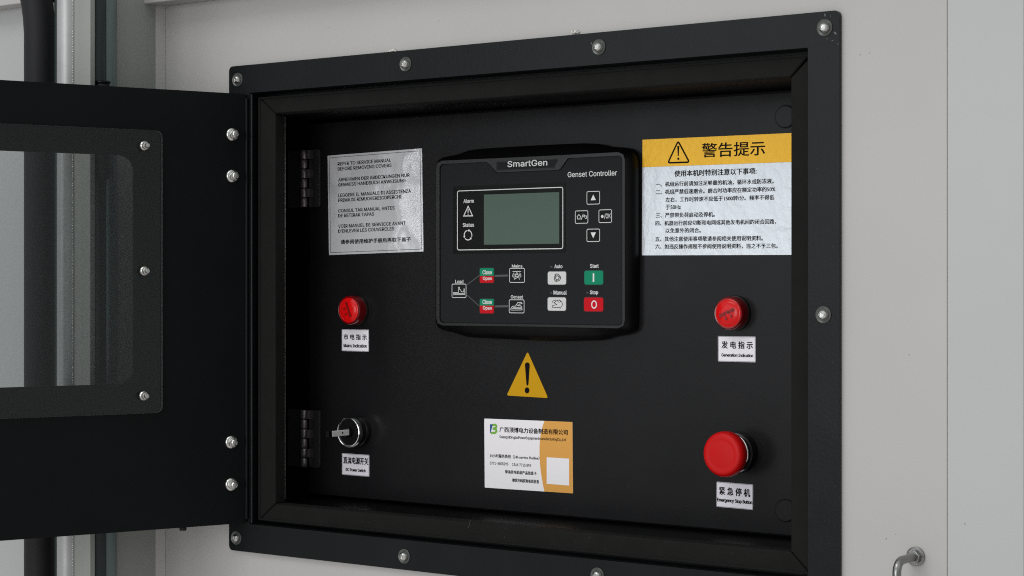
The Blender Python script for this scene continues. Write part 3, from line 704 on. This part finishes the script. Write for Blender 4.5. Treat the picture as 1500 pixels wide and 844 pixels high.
# company card
c = C2(700, 605, 6.753)
sd, w_, h_, loc, tx = sticker('company_card', 'white and orange supplier sticker with a small logo low in the middle of the panel', 'sticker', [(710, 613.1), (839.2, 618.3), (839.6, 722.7), (710.4, 714.3)], 'card')
op = [loc(*c(*p)) for p in ((660, 78), (640, 140), (622, 220), (613, 310), (612, 400), (616, 500), (627, 600), (642, 690), (660, 776))]
op = [(op[0][0], h_-.00002)] + op[1:-1] + [(op[-1][0], .00002)]
link('orange_area', flat_me([op + [(w_-.00002, .00002), (w_-.00002, h_-.00002)]], -.00024), 'orange', sd)
link('white_square', flat_me([[loc(*c(*p)) for p in ((683, 438), (905, 452), (905, 718), (683, 700))]], -.0003), 'card', sd)
link('logo', flat_me([[loc(*c(*p)) for p in ((122, 112), (150, 112), (128, 200), (122, 200))]], -.0003), 'navy', sd)
link('logo', stroke_me([[loc(*c(*p)) for p in ((146, 118), (176, 118), (186, 130), (180, 148), (148, 156))], [loc(*c(*p)) for p in ((150, 156), (180, 160), (187, 178), (176, 196), (132, 198))], ], .0020, -.0003), 'leaf', sd)
T(tx, '广西顶博电力设备制造有限公司', (217, 189), (890, 166), bold=.04)
T(tx, 'GuangxiDingboPowerEquipmentmanufacturingCo.,Ltd', (217, 254), (873, 252), 'ink2', .03, h=.0031)
T(tx, '24小时服务热线（24h service Hotline）', (120, 440), (610, 427), 'ink', .03, h=.0033); T(tx, '0771-5805295', (122, 511), (302, 490), 'ink', .03, h=.0025); T(tx, '1366 7715 899', (343, 526), (528, 504), 'ink', .03, h=.0025)
T(tx, '柴油发电机组产品信息卡', (272, 594), (582, 584), 'ink', .04, h=.0031); T(tx, '微信扫码获取机组信息', (343, 676), (606, 668), 'ink', .04, h=.0031)
# name labels
for c, cs, lab, tl2 in (
  (C2(480, 420, 8.44), ((178, 525), (512, 533), (510, 802), (178, 795)), 'small white label reading Mains Indication under the left red light', (('市 电 指 示', (203, 655), (487, 590), .04), ('Mains Indication', (203, 748), (485, 712), .07))),
  (C2(400, 580, 6.49), ((660, 545), (918, 562), (917, 768), (658, 748)), 'small white label reading DC Power Switch under the key switch', (('直流电源开关', (672, 641), (908, 592), .04), ('DC Power Switch', (695, 713), (882, 697), .07))),
  (C2(1000, 400, 5.275), ((277, 485), (567, 492), (565, 688), (275, 683)), 'small white label reading Generation Indication under the right red light', (('发 电 指 示', (303, 582), (543, 531), .04), ('Generation Indication', (303, 645), (546, 626), .07))),
  (C2(1000, 600, 3.459), ((173, 366), (358, 380), (357, 509), (172, 492)), 'small white label reading Emergency Stop Button under the red mushroom button', (('紧 急 停 机', (187, 430), (343, 403), .04), ('Emergency Stop Button', (176, 469), (354, 462), .07)))):
    t_, w_, h_, loc, tx = sticker('name_label', lab, 'label', [c(*p) for p in cs], 'white', .0003)
    for s, a_, b_, bo_ in tl2: T(tx, s, a_, b_, 'ink', bo_)
    link('edge_line', stroke_me([rr(.0004, .0004, w_-.0004, h_-.0004)], .0003, -.0004, closed=True), 'dimprint', t_)

# ------------------------------------------------------------------ red pilot lights
def pilot(px, py, label, rot, off):
    L1 = .0122; x, z = at(px, py, YP-L1)
    t_ = thing('pilot_light', label, 'pilot light', (x, YP, z), group='red pilot lights on the panel')
    lathe('collar', [(.0145, -.0001), (.0145, -.0018), (.0141, -.0024), (.0136, -.0024)], 'collar', t_)
    lw = lathe('lens_wall', [(.0136, -.0025), (.0137, -.0100), (.0133, -.0115), (.0126, -L1), (.0120, -L1+.0002)], 'lensd', t_, n=72)
    for q in lw.data.vertices:                  # fine ribs round the side
        if q.co.y > -.0108:
            an = math.atan2(q.co.z, q.co.x); f_ = 1 - .022*(round(an/(2*math.pi/72)) % 2); q.co.x *= f_; q.co.z *= f_
    lathe('lens', [(.01205, -L1+.0006), (.0112, -L1-.0002), (.0104, -L1-.0003), (.0101, -L1), (.0097, -L1-.0004), (.006, -L1-.0009), (0, -L1-.0011)], 'lens', t_, n=48)
    y = -L1-.0014
    for s, w2, h2, dz, bo_ in (('GUANDAN' if 0 else 'ENGINEERED', .0165, .0030, .0012, .03),): pass
    lens_print(t_, rot, off, y)
    return t_
def lens_print(t_, rot, off, y):
    # worn, unreadable print: a row of small blocks and two larger ones below
    rnd = random.Random(4); polys = []
    ca, sa = math.cos(rot), math.sin(rot)
    def tr(a, b): return (a*ca-b*sa, a*sa+b*ca)
    for i in range(8):
        a = -.0074+i*.0019; h = .0014
        polys.append([(a, off-h), (a, off+h)]); polys.append([(a+.0009, off-h*rnd.choice((1, .1))), (a+.0009, off+h)])
        polys.append([(a, off+h*rnd.choice((-1, 0, 1))), (a+.001, off+h*rnd.choice((-1, 0, 1)))])
    for i in (-1, 1):
        a = i*.0026; b = off-.0042
        polys += [[(a-.0011, b+.0009), (a+.0011, b+.0009)], [(a, b+.0015), (a, b-.0015)], [(a-.0011, b-.0006), (a+.0011, b-.0006)]]
    polys = [[tr(*p) for p in pl] for pl in polys]
    link('worn_print', stroke_me(polys, .0005, y), 'lensink', t_)
M['lensink'] = mat('faded_black_print', (.12, .004, .004), .3)
pilot(510.5, 454.5, 'round red pilot light above the Mains Indication label, left side of the panel', R(-68), .0010)
pilot(1066.5, 459, 'round red pilot light above the Generation Indication label, right side of the panel', R(22), .0006)

# key switch
L1 = .0165; x, z = at(509.8, 633.2, YP-L1)
t_ = thing('key_switch', 'round chrome ringed key switch with its key inserted above the DC Power Switch label', 'key switch', (x, YP, z))
lathe('collar', [(.0143, -.0001), (.0143, -.0040), (.0138, -.0050), (.0130, -.0052), (.0130, -.0115)], 'collar', t_)
lathe('ring', [(.0130, -.0116), (.0141, -.0118), (.0143, -.0146), (.0141, -.0157), (.0137, -L1), (.0131, -L1-.0002), (.0126, -L1+.0002), (.0122, -L1+.0012), (.0122, -.0148)], 'chrome', t_, n=48)
lathe('face', [(.0128, -.0146), (.0126, -.0152), (0, -.0152)], 'bez', t_)
kx = .0012
k_ = box('key', kx-.0012, kx+.0022, -.0425, -.0155, -.0026, .0026, 'keymetal', t_, bevel=.0005)
box('key_tip', kx-.0013, kx+.0023, -.0480, -.0426, -.0030, .0030, 'bez', k_, bevel=.0006)
lathe('key_boss', [(.0046, -.0152), (.0046, -.0185), (.0040, -.0190), (0, -.0190)], 'bez', t_, n=28)
link('key_hole', lathe_me([(.0010, -.0008), (.0010, .0008)], 14), 'darkhole', k_, smooth=40, loc=(kx+.0014, -.0280, .0002)).rotation_euler = (0, 0, R(90))

# emergency stop
L1 = .031; x, z = at(1056, 666.3, YP-L1)
t_ = thing('emergency_stop_button', 'large red mushroom emergency stop button at lower right of the panel', 'emergency button', (x, YP, z))
lathe('base_collar', [(.0168, -.0001), (.0168, -.0060), (.0160, -.0072), (.0150, -.0074), (.0150, -.0085)], 'collar', t_)
lathe('chrome_ring', [(.0150, -.0086), (.0166, -.0090), (.0168, -.0112), (.0162, -.0132), (.0148, -.0146), (.0120, -.0150), (.0118, -.0200)], 'chrome', t_, n=48)
prof = [(.0110, -.0190), (.0165, -.0192), (.0180, -.0200), (.0184, -.0214)]
for i in range(9):
    a = R(90*i/8); prof.append((.0144+.0040*math.cos(a), -.0250-.0053*math.sin(a)))
prof += [(.0125, -.0304), (.0118, -.0302), (.0105, -.0304), (0, -.0306)]
lathe('mushroom_cap', prof, 'redp', t_, n=64)

# ------------------------------------------------------------------ pull handle on the wall
hx, hz = at(1340, 815.5)
t_ = thing('pull_handle', 'bent steel bar handle with a round washer on the wall at lower right', 'handle', (hx, 0.0025, hz))
lathe('washer', [(.0069, -.0001), (.0069, -.0018), (.0060, -.0026), (.0052, -.0026)], 'handle', t_)
link('nut', plate_me(hexa(.0053, 12), [], -.0062, -.0024), 'handle', t_, bevel=.0006)
yo = -.0345; pth = [(0, -.004, 0), (0, -.016, 0), (0, -.0245, 0)]
for i in range(1, 9):
    a = R(90*i/8); pth.append((0, -.0245-.0085*math.sin(a), -.0085*(1-math.cos(a))))
pth += [(0, -.033, -.03), (0, -.033, -.11)]
for i in range(1, 9):
    a = R(90*i/8); pth.append((0, -.033+.0085*(1-math.cos(a)), -.11-.0085*math.sin(a)))
pth += [(0, -.004, -.1185)]
link('bar', tube_me(pth, .0031, 20), 'handle', t_, smooth=60)
link('washer', lathe_me([(.0069, -.0001), (.0069, -.0018), (.0060, -.0026), (.0033, -.0026)], 32, 0, -.1185), 'handle', t_, smooth=38)

# ------------------------------------------------------------------ dust and specks
def specks(name, label, cat, pl, m, y, parent=None):
    bm = bmesh.new()
    for x, z, rad in pl:
        mm = Matrix.Translation((x, y, z)) @ Matrix.Rotation(random.random()*3, 4, 'Y') @ Matrix.Diagonal((rad*random.uniform(1, 2), .00012, rad*.6, 1))
        bmesh.ops.create_icosphere(bm, subdivisions=1, radius=1, matrix=mm)
    return tag(link(name, clean(bm), m, parent, smooth=60), label, cat, kind='stuff')
rd = random.Random(11)
specks('dust', None, None, [(rd.uniform(px0+.01, gx1), rd.triangular(pz0+.004, pz1-.01, pz0+.02), rd.uniform(.00010, .00026)) for _ in range(70)], 'dust', YP-.0001, cb)
specks('dust', None, None, [(rd.uniform(gx0, gx1), rd.uniform(goz0+.002, gz0-.001), rd.uniform(.00012, .00030)) for _ in range(26)], 'dust', GY-.0001, cb)
specks('dust', None, None, [(rd.uniform(fx0+.01, fx1-.004), rd.uniform(fz1-BR+.004, fz1-.002), rd.uniform(.00010, .00028)) for _ in range(26)] + [(rd.uniform(ix1+.003, fx1-.002), rd.uniform(fz0, fz1), rd.uniform(.00010, .00032)) for _ in range(34)], 'dust', -.0016, cb)
specks('wall_specks', 'scattered tiny dirt specks on the pale wall around the control box', 'dirt', [(*at(px, py), rr_) for px, py, rr_ in ((1272, 77, .0004), (1258, 80, .0003), (1411, 768, .0005), (1296, 790, .0004), (1310, 783, .0004), (1262, 812, .0003), (480, 40, .0003), (1330, 520, .0003), (640, 30, .0003))], 'dust', .0024)
